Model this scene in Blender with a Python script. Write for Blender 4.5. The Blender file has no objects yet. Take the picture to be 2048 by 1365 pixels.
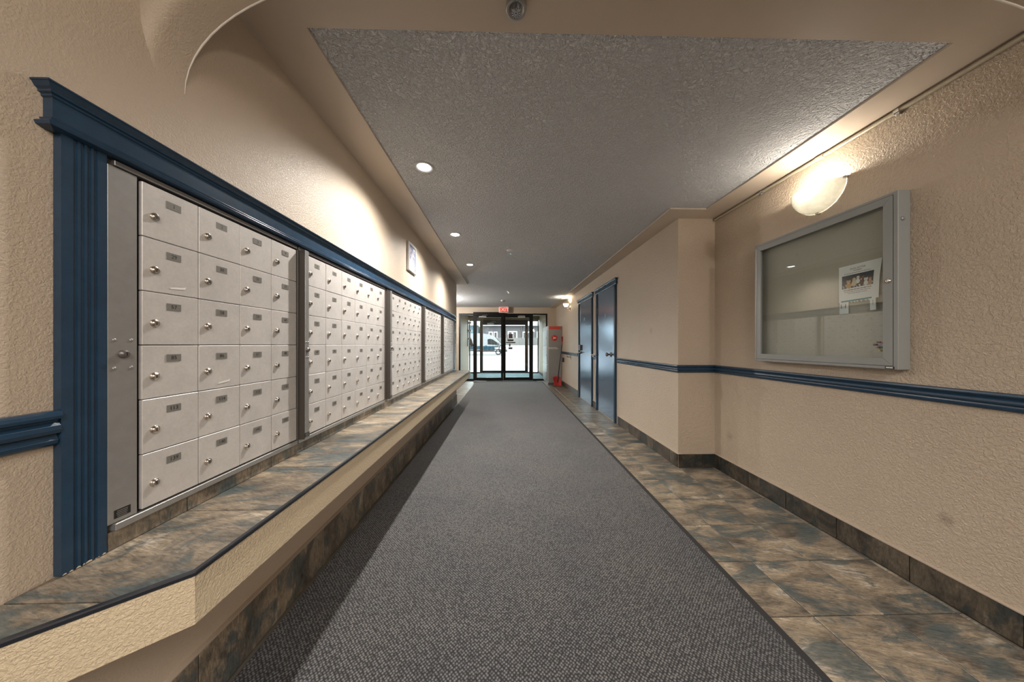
import bpy, bmesh, math, random
from mathutils import Vector, Matrix
random.seed(7)
S = bpy.context.scene
COL = S.collection
PI = math.pi

# ------------------------------------------------------------------ camera, sky, exposure
cam_d = bpy.data.cameras.new('camera')
cam = bpy.data.objects.new('camera', cam_d); COL.objects.link(cam)
cam_d.sensor_fit = 'HORIZONTAL'; cam_d.sensor_width = 36.0
cam_d.lens = 36.0 * 592.0 / 2048.0
cam_d.shift_y = 7.5 / 2048.0
cam_d.clip_start = 0.03; cam_d.clip_end = 300
cam.location = (0, 0, 1.10)
cam.rotation_euler = (PI / 2, 0, -math.atan2(13.0, 592.0))
S.camera = cam

S.view_settings.view_transform = 'Standard'
S.view_settings.look = 'None'
S.view_settings.gamma = 1.0
S.view_settings.use_curve_mapping = False
S.view_settings.exposure = 1.55

W = bpy.data.worlds.new('overcast_sky'); S.world = W
W.use_nodes = True
bg = W.node_tree.nodes['Background']
bg.inputs['Color'].default_value = (0.86, 0.93, 1.0, 1)
bg.inputs['Strength'].default_value = 4.2

LAMP = (1.0, 0.945, 0.88)
def lamp(name, kind, loc, power, color=LAMP, radius=0.05, target=None, size=None, blend=0.5):
    d = bpy.data.lights.new(name, kind); d.energy = power; d.color = color
    if kind in ('POINT', 'SPOT'): d.shadow_soft_size = radius
    if kind == 'SPOT':
        d.spot_size = size; d.spot_blend = blend
    o = bpy.data.objects.new(name, d); COL.objects.link(o); o.location = loc
    return o
# unseen soft fill lamp added in the lobby behind the camera
_l = lamp('lobby_fill', 'AREA', (0.5, -1.7, 2.55), 38, (1.0, 0.95, 0.90))
_l.data.shape = 'DISK'; _l.data.size = 1.3
# point fill added by the right wall behind the camera, for the near left wall
lamp('rear_fill_light', 'POINT', (1.74, -0.95, 2.03), 13, LAMP, 0.10)
# unseen lamp added past the end of the mailbox wall, brightens the far end
lamp('side_hall_fill', 'POINT', (-1.75, 7.3, 2.05), 42, LAMP, 0.08)

# ------------------------------------------------------------------ materials
def nodes(name):
    m = bpy.data.materials.new(name); m.use_nodes = True
    nt = m.node_tree; b = nt.nodes['Principled BSDF']
    return m, nt, b
def nd(nt, t, **kw):
    n = nt.nodes.new(t)
    for k, v in kw.items():
        if hasattr(n, k): setattr(n, k, v)
        else: n.inputs[k].default_value = v
    return n
def ramp(nt, stops, interp='LINEAR'):
    r = nt.nodes.new('ShaderNodeValToRGB'); r.color_ramp.interpolation = interp
    el = r.color_ramp.elements
    while len(el) < len(stops): el.new(0.5)
    for e, (p, c) in zip(el, stops):
        e.position = p; e.color = (c[0], c[1], c[2], 1) if hasattr(c, '__len__') else (c, c, c, 1)
    return r
def mixc(nt, a, b, fac, mode='MIX'):
    m = nt.nodes.new('ShaderNodeMix'); m.data_type = 'RGBA'; m.blend_type = mode
    for sock, v in ((m.inputs[0], fac), (m.inputs[6], a), (m.inputs[7], b)):
        if hasattr(v, 'is_linked'): nt.links.new(v, sock)
        elif hasattr(v, '__len__'): sock.default_value = (*v[:3], 1)
        else: sock.default_value = v
    return m.outputs[2]
def pos(nt): return nt.nodes.new('ShaderNodeNewGeometry').outputs['Position']
def noise(nt, vec, scale, detail=2, rough=0.5, dist=0.0):
    n = nd(nt, 'ShaderNodeTexNoise', Scale=scale, Detail=detail, Roughness=rough, Distortion=dist)
    nt.links.new(vec, n.inputs['Vector']); return n.outputs['Fac']
def bump(nt, b, h, strength, dist):
    n = nd(nt, 'ShaderNodeBump', Strength=strength, Distance=dist)
    nt.links.new(h, n.inputs['Height']); nt.links.new(n.outputs[0], b.inputs['Normal'])
def paint(name, col, rough=0.5, metal=0.0, var=0.0, vscale=6, bmp=None, spec=0.5):
    m, nt, b = nodes(name)
    b.inputs['Base Color'].default_value = (*col, 1)
    b.inputs['Roughness'].default_value = rough; b.inputs['Metallic'].default_value = metal
    b.inputs['Specular IOR Level'].default_value = spec
    p = pos(nt)
    if var:
        f = noise(nt, p, vscale, 4, 0.6)
        r = ramp(nt, [(0.3, [c * (1 - var) for c in col]), (0.7, [min(1, c * (1 + var)) for c in col])])
        nt.links.new(f, r.inputs[0]); nt.links.new(r.outputs[0], b.inputs['Base Color'])
    if bmp:
        bump(nt, b, noise(nt, p, bmp[0], 3, 0.6), bmp[1], bmp[2])
    return m
def knockdown(name, col, scale, strength, dist, rough, stains=(), var=0.04, spec=0.5):
    """orange-peel / knock-down plaster"""
    m, nt, b = nodes(name)
    p = pos(nt)
    b.inputs['Roughness'].default_value = rough
    b.inputs['Specular IOR Level'].default_value = spec
    f = noise(nt, p, 1.4, 4, 0.6)
    r = ramp(nt, [(0.3, [c * (1 - var) for c in col]), (0.7, [c * (1 + var) for c in col])])
    nt.links.new(f, r.inputs[0]); c = r.outputs[0]
    for (sx, sy, sz, rad, amt) in stains:
        d = nd(nt, 'ShaderNodeVectorMath', operation='DISTANCE')
        nt.links.new(p, d.inputs[0]); d.inputs[1].default_value = (sx, sy, sz)
        n2 = noise(nt, p, 60, 3, 0.7)
        ad = nd(nt, 'ShaderNodeMath', operation='MULTIPLY_ADD'); nt.links.new(n2, ad.inputs[0])
        ad.inputs[1].default_value = rad * 1.2; nt.links.new(d.outputs['Value'], ad.inputs[2])
        mr = nd(nt, 'ShaderNodeMapRange'); nt.links.new(ad.outputs[0], mr.inputs[0])
        mr.inputs[1].default_value = rad * 0.5; mr.inputs[2].default_value = rad * 1.5
        mr.inputs[3].default_value = amt; mr.inputs[4].default_value = 0.0
        c = mixc(nt, c, (0.11, 0.065, 0.04), mr.outputs[0])
    nt.links.new(c, b.inputs['Base Color'])
    n1 = noise(nt, p, scale, 3, 0.55, 0.6)
    r1 = ramp(nt, [(0.40, 0.0), (0.62, 1.0)]); nt.links.new(n1, r1.inputs[0])
    n2 = noise(nt, p, scale * 2.4, 2, 0.5)
    mx = nd(nt, 'ShaderNodeMath', operation='MULTIPLY_ADD'); nt.links.new(n2, mx.inputs[0])
    mx.inputs[1].default_value = 0.5; nt.links.new(r1.outputs[0], mx.inputs[2])
    bump(nt, b, mx.outputs[0], strength, dist)
    return m

WALL = (0.49, 0.406, 0.314)
m_wall_left = knockdown('beige_stroked_wall', WALL, 185, 0.4, 0.0018, 0.45)
m_wall = knockdown('beige_knockdown_wall', WALL, 92, 0.6, 0.0035, 0.33,
                   stains=[(1.885, 1.225, 0.35, 0.035, 0.55), (1.55, 3.12, 1.25, 0.05, 0.35), (1.885, 2.45, 0.33, 0.05, 0.35)])
m_wall_fine = knockdown('beige_fine_wall', WALL, 120, 0.3, 0.002, 0.40)
m_vest = paint('olive_beige_vestibule', (0.23, 0.165, 0.08), 0.6)
m_soffit = paint('smooth_beige_soffit', (0.54, 0.46, 0.375), 0.45, var=0.04, vscale=3)
m_ceil = knockdown('white_stipple_ceiling', (0.72, 0.74, 0.775), 72, 1.0, 0.012, 0.8, var=0.03)
m_lobby = paint('lobby_plaster', (0.35, 0.27, 0.2), 0.6)
m_blue = paint('navy_blue_trim', (0.015, 0.042, 0.080), 0.26, var=0.12, vscale=25, bmp=(160, 0.12, 0.001))
m_door = paint('blue_door_paint', (0.19, 0.25, 0.34), 0.20, metal=0.65, spec=0.9, var=0.05, vscale=12)
m_shelf = knockdown('sand_textured_plaster', (0.66, 0.55, 0.38), 175, 0.6, 0.0028, 0.5)
m_black = paint('black_metal', (0.012, 0.012, 0.013), 0.38)
m_bronze = paint('dark_bronze_aluminium', (0.004, 0.0038, 0.0038), 0.4, spec=0.22, var=0.1)
m_alu = paint('painted_aluminium', (0.33, 0.33, 0.325), 0.36, metal=0.55, var=0.05, vscale=40)
m_alu_dark = paint('dull_aluminium', (0.15, 0.142, 0.135), 0.4, metal=0.5)
m_post_side = paint('brown_steel_side', (0.060, 0.052, 0.045), 0.45)
m_grey_frame = paint('grey_anodised_frame', (0.27, 0.285, 0.28), 0.42, metal=0.1)
m_steel = paint('polished_nickel', (0.62, 0.58, 0.53), 0.2, metal=1.0)
m_chrome = paint('chrome', (0.75, 0.75, 0.75), 0.15, metal=1.0)
m_edge = paint('black_edge_strip', (0.06, 0.068, 0.085), 0.25, metal=0.7)
m_plate = paint('engraved_grey_plate', (0.17, 0.165, 0.15), 0.45)
m_ink = paint('black_ink', (0.01, 0.01, 0.01), 0.5)
m_ring = paint('satin_ring', (0.42, 0.42, 0.42), 0.4)
m_white = paint('white_enamel', (0.75, 0.75, 0.73), 0.4)
m_paper = paint('white_paper', (0.76, 0.77, 0.79), 0.7)
m_red = paint('red_plastic', (0.45, 0.025, 0.02), 0.35)
m_postred = paint('red_print', (0.62, 0.025, 0.025), 0.4)
m_orange = paint('orange_red_panel', (0.66, 0.055, 0.03), 0.4)
m_locker = paint('grey_locker_paint', (0.29, 0.29, 0.28), 0.42, var=0.05)
m_teal = paint('teal_print', (0.06, 0.24, 0.29), 0.6)
m_grout = paint('dark_grout', (0.105, 0.09, 0.07), 0.85, var=0.15, vscale=20)
m_tack = paint('grey_tack_fabric', (0.43, 0.395, 0.345), 0.9, var=0.06, vscale=220)
m_snow = paint('packed_snow', (0.21, 0.214, 0.222), 0.8, var=0.06, vscale=0.8, bmp=(3, 0.6, 0.08))
m_teal_mat = paint('teal_entry_mat', (0.055, 0.13, 0.14), 0.9, var=0.25, vscale=60)

def schlick(nt, f0):
    lw = nd(nt, 'ShaderNodeLayerWeight', Blend=0.5)
    pw = nd(nt, 'ShaderNodeMath', operation='POWER'); nt.links.new(lw.outputs['Facing'], pw.inputs[0]); pw.inputs[1].default_value = 5.0
    ma = nd(nt, 'ShaderNodeMath', operation='MULTIPLY_ADD'); nt.links.new(pw.outputs[0], ma.inputs[0]); ma.inputs[1].default_value = 1-f0; ma.inputs[2].default_value = f0
    return ma
def glass(name, tint=(0.95, 0.98, 0.97), refl=1.0):
    m, nt, b = nodes(name); nt.nodes.remove(b)
    out = nt.nodes['Material Output']
    tr = nd(nt, 'ShaderNodeBsdfTransparent'); tr.inputs[0].default_value = (*tint, 1)
    gl = nd(nt, 'ShaderNodeBsdfGlossy', Roughness=0.0); gl.inputs[0].default_value = (refl, refl, refl, 1)
    fr = schlick(nt, 0.04)
    mx = nd(nt, 'ShaderNodeMixShader')
    nt.links.new(fr.outputs[0], mx.inputs[0]); nt.links.new(tr.outputs[0], mx.inputs[1]); nt.links.new(gl.outputs[0], mx.inputs[2])
    nt.links.new(mx.outputs[0], out.inputs[0]); return m
m_glass = glass('clear_glass')
def emit(name, col, s):
    m, nt, b = nodes(name)
    b.inputs['Base Color'].default_value = (*col, 1)
    b.inputs['Emission Color'].default_value = (*col, 1); b.inputs['Emission Strength'].default_value = s
    return m
m_bulb = emit('lamp_lens', (1.0, 0.95, 0.88), 7)
m_exit = emit('exit_face_glow', (0.50, 0.05, 0.04), 0.20)
m_exit_letter = emit('exit_letter_glow', (1.0, 0.42, 0.33), 0.42)

def shade_mat():
    m, nt, b = nodes('alabaster_glass'); nt.nodes.remove(b)
    out = nt.nodes['Material Output']
    p = pos(nt); f = noise(nt, p, 22, 4, 0.6, 1.5)
    r = ramp(nt, [(0.35, (0.62, 0.61, 0.50)), (0.65, (0.75, 0.74, 0.65))]); nt.links.new(f, r.inputs[0])
    tl = nd(nt, 'ShaderNodeBsdfTranslucent'); df = nd(nt, 'ShaderNodeBsdfDiffuse'); gl = nd(nt, 'ShaderNodeBsdfGlossy', Roughness=0.15)
    tl.inputs[0].default_value = (0.22, 0.22, 0.19, 1); nt.links.new(r.outputs[0], df.inputs[0])
    m1 = nd(nt, 'ShaderNodeMixShader'); m1.inputs[0].default_value = 0.75
    nt.links.new(tl.outputs[0], m1.inputs[1]); nt.links.new(df.outputs[0], m1.inputs[2])
    fr = schlick(nt, 0.04); m2 = nd(nt, 'ShaderNodeMixShader')
    nt.links.new(fr.outputs[0], m2.inputs[0]); nt.links.new(m1.outputs[0], m2.inputs[1]); nt.links.new(gl.outputs[0], m2.inputs[2])
    nt.links.new(m2.outputs[0], out.inputs[0]); return m
m_shade = shade_mat()

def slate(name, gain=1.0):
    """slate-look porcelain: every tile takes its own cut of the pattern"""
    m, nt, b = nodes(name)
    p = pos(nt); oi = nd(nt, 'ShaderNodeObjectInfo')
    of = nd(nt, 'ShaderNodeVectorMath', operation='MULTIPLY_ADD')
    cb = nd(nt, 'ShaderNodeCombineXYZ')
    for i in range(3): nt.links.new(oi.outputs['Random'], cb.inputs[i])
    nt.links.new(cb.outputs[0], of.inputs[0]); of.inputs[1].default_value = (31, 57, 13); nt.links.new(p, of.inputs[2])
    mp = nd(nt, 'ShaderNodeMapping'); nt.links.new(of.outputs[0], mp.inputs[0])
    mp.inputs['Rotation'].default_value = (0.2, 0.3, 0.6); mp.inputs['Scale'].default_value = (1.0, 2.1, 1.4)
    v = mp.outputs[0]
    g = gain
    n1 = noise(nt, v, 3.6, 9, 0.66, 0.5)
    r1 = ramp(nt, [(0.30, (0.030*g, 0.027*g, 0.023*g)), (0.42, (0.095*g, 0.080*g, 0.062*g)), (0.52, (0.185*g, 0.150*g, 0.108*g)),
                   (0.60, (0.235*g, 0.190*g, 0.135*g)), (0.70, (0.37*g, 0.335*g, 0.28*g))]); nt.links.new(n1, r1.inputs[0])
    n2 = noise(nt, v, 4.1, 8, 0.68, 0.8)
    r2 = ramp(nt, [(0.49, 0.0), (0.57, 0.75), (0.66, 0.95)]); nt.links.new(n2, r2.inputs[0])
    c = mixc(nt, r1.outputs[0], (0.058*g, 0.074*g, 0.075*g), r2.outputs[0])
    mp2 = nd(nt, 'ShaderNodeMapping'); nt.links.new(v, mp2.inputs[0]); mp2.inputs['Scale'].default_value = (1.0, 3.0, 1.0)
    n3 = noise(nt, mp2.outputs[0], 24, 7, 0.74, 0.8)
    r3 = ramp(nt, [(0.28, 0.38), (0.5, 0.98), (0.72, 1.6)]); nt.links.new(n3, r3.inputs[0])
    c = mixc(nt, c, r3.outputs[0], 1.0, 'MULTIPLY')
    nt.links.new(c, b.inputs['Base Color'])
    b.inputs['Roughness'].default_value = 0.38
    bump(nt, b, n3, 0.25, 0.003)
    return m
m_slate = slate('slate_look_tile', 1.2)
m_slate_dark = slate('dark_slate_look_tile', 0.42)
m_slate_shelf = slate('shelf_slate_tile', 1.15)

def carpet_mat():
    m, nt, b = nodes('charcoal_woven_carpet')
    p = pos(nt)
    mp = nd(nt, 'ShaderNodeMapping'); nt.links.new(p, mp.inputs[0])
    mp.inputs['Rotation'].default_value = (0, 0, math.radians(45)); mp.inputs['Scale'].default_value = (105, 105, 0)
    vo = nd(nt, 'ShaderNodeTexVoronoi', Scale=1.0, Randomness=0.35); nt.links.new(mp.outputs[0], vo.inputs['Vector'])
    r = ramp(nt, [(0.15, (0.175, 0.174, 0.172)), (0.52, (0.021, 0.021, 0.024))]); nt.links.new(vo.outputs['Distance'], r.inputs[0])
    big = noise(nt, p, 2.2, 4, 0.6)
    rb = ramp(nt, [(0.3, (0.82, 0.84, 0.88)), (0.7, (1.15, 1.10, 1.03))]); nt.links.new(big, rb.inputs[0])
    c = mixc(nt, r.outputs[0], rb.outputs[0], 1.0, 'MULTIPLY')
    nt.links.new(c, b.inputs['Base Color']); b.inputs['Roughness'].default_value = 0.85
    b.inputs['Specular IOR Level'].default_value = 0.3
    b.inputs['Sheen Weight'].default_value = 0.25; b.inputs['Sheen Roughness'].default_value = 0.4
    iv = nd(nt, 'ShaderNodeMath', operation='SUBTRACT'); iv.inputs[0].default_value = 1.0; nt.links.new(vo.outputs['Distance'], iv.inputs[1])
    bump(nt, b, iv.outputs[0], 0.8, 0.004)
    return m
m_carpet = carpet_mat()
m_binding = paint('black_rubber_edge', (0.022, 0.022, 0.023), 0.7)
def mail_mat():
    m, nt, b = nodes('silver_mailbox_paint')
    p = pos(nt)
    col = (0.55, 0.53, 0.51)
    n1 = noise(nt, p, 14, 6, 0.7, 0.3)
    r1 = ramp(nt, [(0.3, [c * 0.90 for c in col]), (0.7, [c * 1.06 for c in col])]); nt.links.new(n1, r1.inputs[0])
    n2 = noise(nt, p, 130, 3, 0.6)
    r2 = ramp(nt, [(0.3, 0.95), (0.7, 1.04)]); nt.links.new(n2, r2.inputs[0])
    nt.links.new(mixc(nt, r1.outputs[0], r2.outputs[0], 1.0, 'MULTIPLY'), b.inputs['Base Color'])
    b.inputs['Metallic'].default_value = 0.15; b.inputs['Roughness'].default_value = 0.4
    return m
m_mail = mail_mat()

# ------------------------------------------------------------------ mesh builder
class B:
    def __init__(s): s.v = []; s.f = []; s.m = []; s.s = []
    def add(s, vs, fs, mat=0, smooth=False):
        k = len(s.v); s.v += [tuple(v) for v in vs]
        for f in fs:
            s.f.append([i + k for i in f]); s.m.append(mat); s.s.append(smooth)
        return s
    def box(s, x0, x1, y0, y1, z0, z1, mat=0):
        v = [(x, y, z) for x in (x0, x1) for y in (y0, y1) for z in (z0, z1)]
        return s.add(v, [(0,1,3,2), (4,6,7,5), (0,4,5,1), (2,3,7,6), (0,2,6,4), (1,5,7,3)], mat)
    def cbox(s, x0, x1, y0, y1, z0, z1, c=0.002, mat=0):
        c = min(c, (x1-x0)*.45, (y1-y0)*.45, (z1-z0)*.45)
        X = (x0, x1); Y = (y0, y1); Z = (z0, z1); vs = []; idx = {}
        for i in (0,1):
            for j in (0,1):
                for k in (0,1):
                    sx, sy, sz = 1-2*i, 1-2*j, 1-2*k
                    idx[i,j,k] = len(vs)
                    vs += [(X[i], Y[j]+sy*c, Z[k]+sz*c), (X[i]+sx*c, Y[j], Z[k]+sz*c), (X[i]+sx*c, Y[j]+sy*c, Z[k])]
        F = []
        q = lambda a: [idx[t]+n for t, n in a]
        for i in (0,1): F.append(q([((i,0,0),0), ((i,0,1),0), ((i,1,1),0), ((i,1,0),0)]))
        for j in (0,1): F.append(q([((0,j,0),1), ((0,j,1),1), ((1,j,1),1), ((1,j,0),1)]))
        for k in (0,1): F.append(q([((0,0,k),2), ((0,1,k),2), ((1,1,k),2), ((1,0,k),2)]))
        for i in (0,1):
            for j in (0,1): F.append(q([((i,j,0),0), ((i,j,1),0), ((i,j,1),1), ((i,j,0),1)]))
            for k in (0,1): F.append(q([((i,0,k),0), ((i,1,k),0), ((i,1,k),2), ((i,0,k),2)]))
        for j in (0,1):
            for k in (0,1): F.append(q([((0,j,k),1), ((1,j,k),1), ((1,j,k),2), ((0,j,k),2)]))
        for t in idx: F.append([idx[t], idx[t]+1, idx[t]+2])
        return s.add(vs, F, mat)
    def tube(s, p0, p1, r0, r1=None, n=12, mat=0, caps=True, smooth=True):
        r1 = r0 if r1 is None else r1
        p0 = Vector(p0); p1 = Vector(p1); d = (p1-p0).normalized()
        a = d.orthogonal().normalized(); b = d.cross(a)
        vs = []
        for p, r in ((p0, r0), (p1, r1)):
            vs += [p + (a*math.cos(2*PI*i/n) + b*math.sin(2*PI*i/n))*r for i in range(n)]
        s.add(vs, [(i, (i+1) % n, n+(i+1) % n, n+i) for i in range(n)], mat, smooth)
        if caps: s.add(vs[:n], [list(range(n))], mat); s.add(vs[n:], [list(range(n))], mat)
        return s
    def path(s, pts, r, n=8, mat=0):
        for a, b in zip(pts, pts[1:]): s.tube(a, b, r, n=n, mat=mat)
        for p in pts[1:-1]: s.ball(p, r, 8, 6, mat)
        return s
    def lathe(s, o, ax, prof, n=20, mat=0, smooth=True, cap0=True, cap1=True):
        """prof: (distance along ax, radius)"""
        o = Vector(o); d = Vector(ax).normalized(); a = d.orthogonal().normalized(); b = d.cross(a)
        vs = []
        for h, r in prof: vs += [o + d*h + (a*math.cos(2*PI*i/n)+b*math.sin(2*PI*i/n))*r for i in range(n)]
        F = [(k*n+i, k*n+(i+1) % n, (k+1)*n+(i+1) % n, (k+1)*n+i) for k in range(len(prof)-1) for i in range(n)]
        s.add(vs, F, mat, smooth)
        if cap0: s.add(vs[:n], [list(range(n))], mat)
        if cap1: s.add(vs[-n:], [list(range(n))], mat)
        return s
    def ball(s, o, r, n=12, m=8, mat=0, sc=(1,1,1)):
        prof = [(-math.cos(PI*k/m), math.sin(PI*k/m)) for k in range(m+1)]
        vs = []
        for h, rr in prof: vs += [(o[0]+r*sc[0]*rr*math.cos(2*PI*i/n), o[1]+r*sc[1]*rr*math.sin(2*PI*i/n), o[2]+r*sc[2]*h) for i in range(n)]
        return s.add(vs, [(k*n+i, k*n+(i+1) % n, (k+1)*n+(i+1) % n, (k+1)*n+i) for k in range(m) for i in range(n)], mat, True)
    def prism(s, poly, fn, h0, h1, mat=0):
        """poly in 2D, fn(u, v, h) -> point"""
        n = len(poly)
        vs = [fn(u, v, h0) for u, v in poly] + [fn(u, v, h1) for u, v in poly]
        s.add(vs, [(i, (i+1) % n, n+(i+1) % n, n+i) for i in range(n)], mat)
        return s.add(vs, [list(range(n))[::-1], list(range(n, 2*n))], mat)
    def sweep(s, prof, path, mat=0):
        """profile (offset from wall, z) along a 2D path, offset to its left; mitred"""
        P = [Vector(p) for p in path]; k = len(P); rows = []
        for i in range(k):
            ds = []
            if i: ds.append((P[i]-P[i-1]).normalized())
            if i < k-1: ds.append((P[i+1]-P[i]).normalized())
            ns = [Vector((-d.y, d.x)) for d in ds]
            n = sum(ns, Vector((0, 0)))
            n = n / n.length_squared * (2 if len(ns) == 2 else 1) if len(ns) == 2 else ns[0]
            rows.append([(P[i].x+n.x*p, P[i].y+n.y*p, z) for p, z in prof])
        m = len(prof); vs = [v for r in rows for v in r]
        F = [(i*m+j, i*m+j+1, (i+1)*m+j+1, (i+1)*m+j) for i in range(k-1) for j in range(m-1)]
        F += [list(range(m)), [(k-1)*m+j for j in range(m)][::-1]]
        return s.add(vs, F, mat)
    def text(s, st, o, u, v, size, mat=0, align='CENTER', depth=0.0):
        vs, fs = glyphs(st, size, align)
        o = Vector(o); u = Vector(u); v = Vector(v)
        return s.add([o + u*a + v*b for a, b in vs], fs, mat)
    def mesh(s, name, mats):
        me = bpy.data.meshes.new(name); me.from_pydata(s.v, [], s.f)
        for m in (mats if isinstance(mats, (list, tuple)) else [mats]): me.materials.append(m)
        me.polygons.foreach_set('material_index', s.m); me.polygons.foreach_set('use_smooth', s.s)
        bm = bmesh.new(); bm.from_mesh(me)
        bmesh.ops.recalc_face_normals(bm, faces=bm.faces[:]); bm.to_mesh(me); bm.free()
        me.update(); return me

_gl = {}
def glyphs(st, size, align='CENTER'):
    if (st, align) not in _gl:
        c = bpy.data.curves.new('glyph', 'FONT'); c.body = st; c.size = 1.0; c.align_x = align; c.align_y = 'CENTER'; c.resolution_u = 2
        o = bpy.data.objects.new('glyph', c); COL.objects.link(o)
        dg = bpy.context.evaluated_depsgraph_get(); e = o.evaluated_get(dg); me = e.to_mesh()
        _gl[st, align] = ([(v.co.x, v.co.y) for v in me.vertices], [list(p.vertices) for p in me.polygons])
        e.to_mesh_clear(); bpy.data.objects.remove(o); bpy.data.curves.remove(c)
    vs, fs = _gl[st, align]
    return [(x*size, y*size) for x, y in vs], fs

WL = {}
def link(name, data, parent=None, loc=(0, 0, 0)):
    """loc is the world place of the object's origin"""
    o = bpy.data.objects.new(name, data); COL.objects.link(o)
    w = Vector(loc); WL[o.name] = w
    if parent is not None:
        o.parent = parent; o.location = w - WL[parent.name]
    else: o.location = w
    return o
def part(name, b, mats, parent, loc=(0, 0, 0)):
    """b holds world coordinates relative to loc"""
    me = b if isinstance(b, bpy.types.Mesh) else b.mesh(name, mats)
    return link(name, me, parent, loc)
def thing(name, label, cat, loc, group=None):
    o = link(name, None, None, loc); o.empty_display_size = 0.05
    o['label'] = label; o['category'] = cat
    if group: o['group'] = group
    return o
def single(name, b, mats, label, cat, loc=(0, 0, 0), group=None):
    o = part(name, b, mats, None, loc); o['label'] = label; o['category'] = cat
    if group: o['group'] = group
    return o
def struct(name, b, mats, parent=None, loc=(0, 0, 0), label=None):
    o = part(name, b, mats, parent, loc)
    if parent is None: o['kind'] = 'structure'
    if label: o['label'] = label
    return o

# ------------------------------------------------------------------ dimensions (metres; camera at the origin, corridor along +Y)
XL, XR, XB, YB, YE, YF = -0.92, 1.885, 1.55, 2.625, 5.57, 9.04
ZC, ZS = 2.245, 2.235
# ------------------------------------------------------------------ room shell
floor = struct('floor', B().box(-2.6, XR, -3, YF, -0.12, -0.005), m_grout, label='slate look tiled corridor floor beside the carpet')
struct('wall_left', B().box(-2.6, XL, -3, YE, -.1, 2.7), m_wall_left, label='beige textured wall carrying the mailboxes')
struct('wall_right', B().box(XR, 2.05, -3, YB, -.1, 2.7), m_wall, label='beige textured wall behind the notice board')
struct('wall_corridor', B().box(XB, 2.05, YB, YF, -.1, 2.7), m_wall, label='beige textured wall with the two blue doors, standing further into the corridor')
struct('wall_alcove', B().box(-2.7, -2.6, YE, YF, -.1, 2.35), m_wall_fine)
struct('wall_back', B().box(-2.6, 2.05, -3.1, -3, -.1, 2.7), m_lobby)
w = B().box(-2.6, -1.42, YF, YF+0.12, 0, 2.35).box(1.285, XB, YF, YF+0.12, 0, 2.35).box(-1.42, 1.285, YF, YF+0.12, 2.055, 2.35)
struct('wall_far', w, m_wall_fine, label='beige end wall around the glass entrance')
struct('ceiling', B().box(-2.6, XR, 0.87, YF, ZC, 2.4), m_ceil, label='white stippled corridor ceiling')
struct('ceiling_lobby', B().box(-2.6, 2.05, -3, 0.76, 2.6, 2.7), m_lobby)
# smooth border that frames the stippled ceiling
bd = B()
bd.box(XL, XR, 0.87, 1.075, ZS, ZC+.01).box(XL, -0.712, 1.075, YE+.02, ZS, ZC+.01).box(1.685, XR, 1.075, YB-.18, ZS, ZC+.01)
bd.box(XB-.172, XR, YB-.18, YB, ZS, ZC+.01).box(XB-.172, XB, YB, YF, ZS, ZC+.01)
struct('trim_ceiling_border', bd, m_soffit, label='smooth beige border around the stippled ceiling')
# arched bulkhead just in front of the camera
arc = []
for k in range(0, 17):
    t = PI/2*k/16; arc.append((XL+0.62-0.62*math.cos(t), 1.82+0.36*math.sin(t)))
right = [(XL+XR-x, z) for x, z in arc[::-1]]
poly = [(XL, 2.7)] + arc + right + [(XR, 2.7)]
opn = arc + right; n = len(opn); ab = B()
nrm = []
for k in range(n):
    a = opn[max(k-1, 0)]; b2 = opn[min(k+1, n-1)]; d = Vector((b2[0]-a[0], b2[1]-a[1])).normalized(); nrm.append((-d.y, d.x))
prof = [(0.765+.035*(1-math.cos(t)), .035*(1-math.sin(t))) for t in [PI/2*q/5 for q in range(6)]] + [(.87, 0)]
vs = [(x+nx*o_, y_, z+nz*o_) for y_, o_ in prof for (x, z), (nx, nz) in zip(opn, nrm)]
ab.add(vs, [(j*n+i, j*n+i+1, (j+1)*n+i+1, (j+1)*n+i) for j in range(len(prof)-1) for i in range(n-1)], 0, True)
for y_, o_ in ((0.765, .035), (.87, 0)):
    lo = [(x+nx*o_, y_, z+nz*o_) for (x, z), (nx, nz) in zip(opn, nrm)]
    ab.add(lo + [(x, y_, 2.7) for x, y_, z in lo], [(i, i+1, n+i+1, n+i) for i in range(n-1)])
arch = struct('wall_arch', ab, m_wall_left, label='beige textured arch spanning the near end of the corridor')
bead = B()
for side in (arc, right[::-1]):
    for k, (a, b2) in enumerate(zip(side, side[1:])): bead.tube((a[0], 0.8695, a[1]), (b2[0], 0.8695, b2[1]), .0008+.0018*min(1, k/4), .0008+.0018*min(1, (k+1)/4), n=6)
part('corner_bead', bead, paint('worn_highlight_bead', (0.72, 0.68, 0.62), 0.4), arch)  # worn edge; its pale colour also paints in the highlight from the downlights

# vestibule
struct('floor_vestibule', B().box(-1.42, 1.30, YF, 11.9, -0.12, 0.0), m_teal_mat, label='teal mat floor of the glazed vestibule')
struct('wall_vestibule_left', B().box(-1.55, -1.42, YF+.12, 11.5, -.1, 2.35), m_vest)
struct('wall_vestibule_right', B().box(1.30, 1.45, YF+.12, 11.5, -.1, 2.35), m_vest)
struct('wall_vestibule_far', B().box(-1.42, 1.30, 11.38, 11.5, 2.05, 2.35), m_vest)
struct('ceiling_vestibule', B().box(-1.42, 1.30, YF+.12, 11.5, 2.21, 2.35), m_soffit)
bb = B().box(-1.42, -1.405, YF+.15, 11.38, 0, .09).box(1.285, 1.30, YF+.15, 11.38, 0, .09)
struct('baseboard_vestibule', bb, m_bronze)
# outer shell of the building (keeps daylight out except through the doors)
struct('roof_slab', B().box(-6, 6, -3.2, 11.6, 2.72, 3.0), m_lobby)
struct('wall_outside', B().box(-9, -1.55, 11.4, 11.6, -.1, 2.72).box(1.45, 9, 11.4, 11.6, -.1, 2.72), m_wall_fine)

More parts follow.
